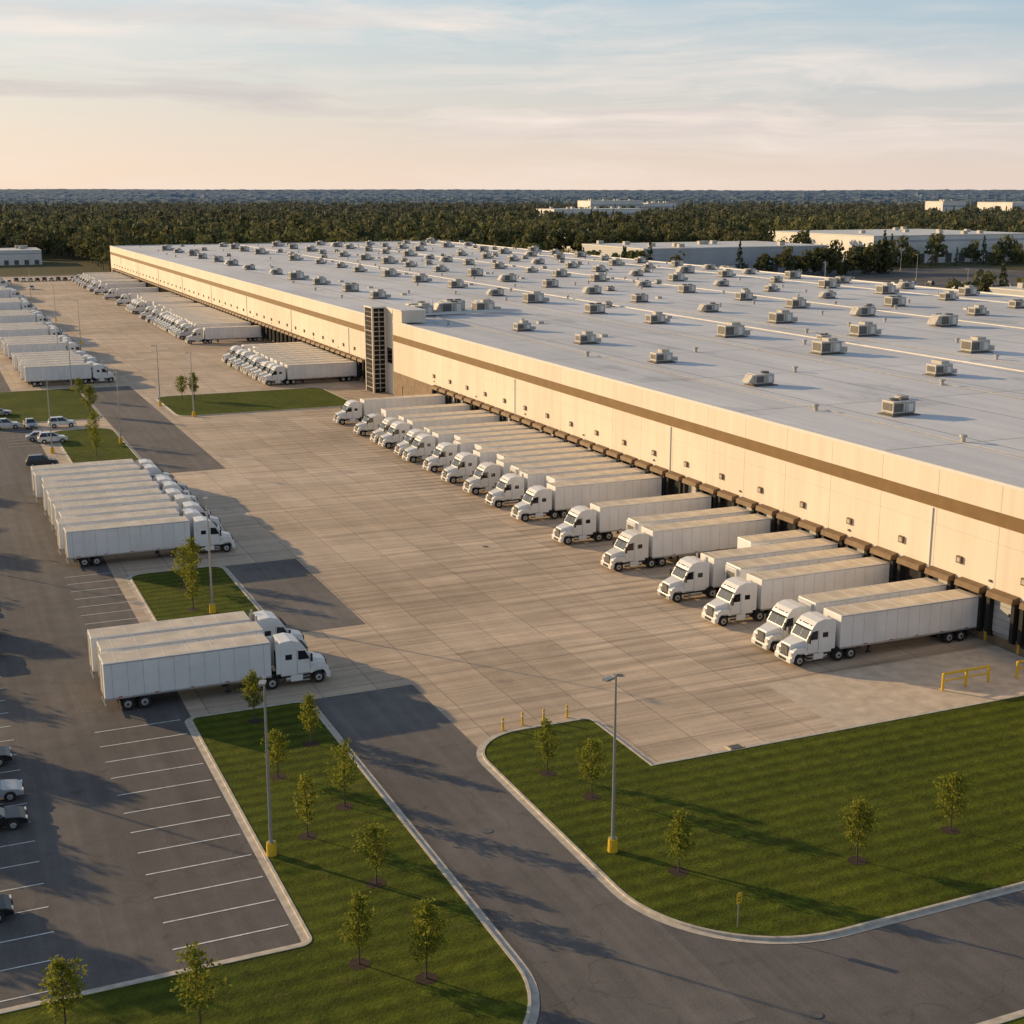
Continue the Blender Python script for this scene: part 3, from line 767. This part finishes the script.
boxes = [(470, 625, 560, 730), (310, 445, 320, 650), (368, 410, 745, 790), (745, 895, 1455, 1540), (1075, 1130, 1225, 1290), (1215, 1440, 1250, 1370), (630, 745, 545, 645), (550, 670, 1130, 1225)]
pts = []
def forest_ok(x, y_, D):
    if D > 900: pass
    elif x < 90:
        if y_ < 860: return False
    elif x < 270:
        if y_ < 700: return False
    else:
        if y_ < 650 and x < 470: return False
        if x < 700 and y_ < 610 : return False
        if D < 900 and mnoise.noise(Vector((x*.012, y_*.012, 2))) < .05: return False
    for a in boxes:
        if a[0] < x < a[1] and a[2] < y_ < a[3]: return False
    if D > 1000 and mnoise.noise(Vector((x*.005, y_*.005, 9))) > .36: return False
    return True
for (st, d0, d1) in ((9.0, 500, 1300), (12.5, 1300, 2250)):
    gx = -1200.0
    while gx < 2200:
        gy = 250.0
        while gy < 2500:
            x = gx+R.uniform(-.5, .5)*st; y_ = gy+R.uniform(-.5, .5)*st
            D = x*FX+y_*FY; lat = x*FY-y_*FX
            if d0 <= D < d1 and abs(lat) < D*.46 and forest_ok(x, y_, D): pts.append((x, y_, 2.5*mnoise.noise(Vector((x*.01, y_*.01, 1)))-1))
            gy += st
        gx += st
for i in range(26):
    a = R.random(); pts.append((300+a*150+R.uniform(-8, 8), 562-a*12+R.uniform(-6, 6), -5))
for i in range(34): pts.append((R.uniform(440, 610), R.uniform(585, 606), -6))
for i in range(40): pts.append((R.uniform(256, 300), R.uniform(520, 640), -6))
for i in range(14): pts.append((R.uniform(300, 420), R.uniform(380, 386), -9))
me = bpy.data.meshes.new('forest'); me.from_pydata(pts, [], [])
fo = bpy.data.objects.new('forest', me); sc.collection.objects.link(fo)
ng = bpy.data.node_groups.new('scatter_trees', 'GeometryNodeTree')
ng.interface.new_socket('Geometry', in_out='INPUT', socket_type='NodeSocketGeometry')
ng.interface.new_socket('Geometry', in_out='OUTPUT', socket_type='NodeSocketGeometry')
gi = ng.nodes.new('NodeGroupInput'); go = ng.nodes.new('NodeGroupOutput')
ip = ng.nodes.new('GeometryNodeInstanceOnPoints'); cinf = ng.nodes.new('GeometryNodeCollectionInfo')
cinf.inputs['Collection'].default_value = fc
cinf.inputs['Separate Children'].default_value = True; cinf.inputs['Reset Children'].default_value = True
ip.inputs['Pick Instance'].default_value = True
rr = ng.nodes.new('FunctionNodeRandomValue'); rr.data_type = 'FLOAT_VECTOR'
rr.inputs[0].default_value = (0, 0, 0); rr.inputs[1].default_value = (0.05, 0.05, 6.28)
rs = ng.nodes.new('FunctionNodeRandomValue'); rs.data_type = 'FLOAT'; rs.inputs[2].default_value = .62; rs.inputs[3].default_value = 1.28; rs.inputs['Seed'].default_value = 4
L_ = ng.links.new
L_(gi.outputs[0], ip.inputs['Points']); L_(cinf.outputs[0], ip.inputs['Instance']); L_(rr.outputs[0], ip.inputs['Rotation']); L_(rs.outputs[1], ip.inputs['Scale'])
L_(ip.outputs[0], go.inputs[0])
fm = fo.modifiers.new('scatter', 'NODES'); fm.node_group = ng

NA, ND = 440, 240
vs = []; fs = []
for j in range(ND):
    u = j/(ND-1); D = 2050*(11000/2050)**u
    for i in range(NA):
        a = math.radians(23.66)+(-.60+1.2*i/(NA-1))
        x = math.sin(a)*D; y_ = math.cos(a)*D
        cell = 16+D*.004
        c = mnoise.noise(Vector((x/cell, y_/cell, 0)))*6+mnoise.noise(Vector((x/cell*2.3, y_/cell*2.3, 5)))*4
        clear = 1 if mnoise.noise(Vector((x/420, y_/300, 7))) < .33 else .12
        hill = (mnoise.noise(Vector((x/2300, y_/1500, 3)))+.25)*12*max(0, min(1, (D-2400)/2500))+25*max(0, (D-5000)/6000)
        vs.append((x, y_, (12+c)*clear+hill))
for j in range(ND-1):
    for i in range(NA-1):
        a = j*NA+i; fs.append((a, a+1, a+NA+1, a+NA))
me = bpy.data.meshes.new('hills'); me.from_pydata(vs, [], fs)
def m_hill():
    m, t, b = newmat('wooded_hills'); p = t.pos()
    f = t.noise(p, .03, 6, .7); f2 = t.noise(t.scale(p, (.0015, .0015, 0)), 1, 4)
    c = t.mix(t.rng(f, .35, .65, 0, 1), (.07, .085, .035), (.17, .155, .065))
    c = t.mix(t.rng(f2, .55, .7, 0, .6), c, (.22, .20, .13))
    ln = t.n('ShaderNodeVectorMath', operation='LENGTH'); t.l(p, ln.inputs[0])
    c = t.mix(t.rng(ln.outputs['Value'], 650, 5200, 0.2, .95), c, (.19, .245, .30))  # blue haze painted into the hill colour, growing with distance
    t.l(c, b.inputs['Base Color']); b.inputs['Roughness'].default_value = .95; b.inputs['Specular IOR Level'].default_value = .05
    return m
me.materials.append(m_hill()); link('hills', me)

# ------------------------------------------------------------------ sky + sun
wd = bpy.data.worlds.new('World'); sc.world = wd; wd.use_nodes = True
t = NT(wd.node_tree); bg = wd.node_tree.nodes['Background']
sky = t.n('ShaderNodeTexSky', sky_type='NISHITA'); sky.sun_disc = False
sky.sun_elevation = SUN_EL; sky.sun_rotation = math.atan2(SUN.x, SUN.y) % (2*math.pi)
sky.air_density = 1.0; sky.dust_density = 1.0; sky.ozone_density = 2.0
STR = .12
tc = t.n('ShaderNodeTexCoord').outputs['Generated']
sp = t.n('ShaderNodeSeparateXYZ'); t.l(tc, sp.inputs[0]); z = sp.outputs[2]
dt = t.n('ShaderNodeVectorMath', operation='DOT_PRODUCT'); t.l(tc, dt.inputs[0]); dt.inputs[1].default_value = tuple(SUN)
side = t.rng(dt.outputs['Value'], .2, .95, 0, 1)
s3 = lambda c: tuple(v/STR for v in c)
veil_lo = t.mix(side, s3((.86, .70, .61)), s3((1.0, .78, .60)))
veil_hi = t.mix(side, s3((.46, .63, .76)), s3((.76, .79, .78)))
veil = t.mix(t.rng(z, .01, .125, 0, 1), veil_lo, veil_hi)
vf = t.rng(z, .0, .36, .92, .1)
base = t.mix(vf, sky.outputs[0], veil)
wv = t.n('ShaderNodeTexNoise'); t.l(t.scale(tc, (3, 3, 12)), wv.inputs['Vector']); wv.inputs['Scale'].default_value = 1.2; wv.inputs['Detail'].default_value = 3
wa = t.n('ShaderNodeVectorMath', operation='ADD'); t.l(t.scale(tc, (1.8, 1.8, 24), .3), wa.inputs[0]); t.l(t.mulc(wv.outputs[1], 1.1), wa.inputs[1])
cn = t.noise(wa.outputs[0], 1.3, 8, .64)
cn2 = t.noise(t.scale(tc, (1.6, 1.6, 8), .1), 1.3, 3, .5)
f = t.math('MULTIPLY', t.rng(cn, .44, .66, 0, 1), t.rng(cn2, .38, .6, .1, .95))
f = t.math('MULTIPLY', f, t.rng(z, .12, .4, 1, .15))
col = t.mix(f, base, s3((.98, .85, .76)))
wb = t.n('ShaderNodeVectorMath', operation='ADD'); t.l(t.scale(tc, (1.3, 1.3, 20), .9), wb.inputs[0]); t.l(t.mulc(wv.outputs[1], .6), wb.inputs[1])
dn = t.noise(wb.outputs[0], 1.6, 6, .55)
fd = t.math('MULTIPLY', t.rng(dn, .48, .64, 0, .8), t.rng(z, .025, .06, 0, 1))
fd = t.math('MULTIPLY', fd, t.rng(z, .08, .13, 1, .1))
col = t.mix(fd, col, s3((.60, .54, .54)))
t.l(col, bg.inputs[0]); bg.inputs[1].default_value = STR
sl = bpy.data.lights.new('sun', 'SUN'); sl.energy = 5; sl.angle = math.radians(.5); sl.color = (1, .71, .37)
so = bpy.data.objects.new('sun', sl); sc.collection.objects.link(so)
so.rotation_euler = (-SUN).to_track_quat('-Z', 'Y').to_euler(); so.location = SUN*300

cam = bpy.data.cameras.new('camera'); cam.lens = 47.78; cam.sensor_width = 36; cam.clip_end = 30000; cam.clip_start = .5
co = bpy.data.objects.new('camera', cam); sc.collection.objects.link(co)
co.location = (0, 0, 40); co.rotation_euler = (math.radians(90-13.33), 0, math.radians(-23.66)); sc.camera = co
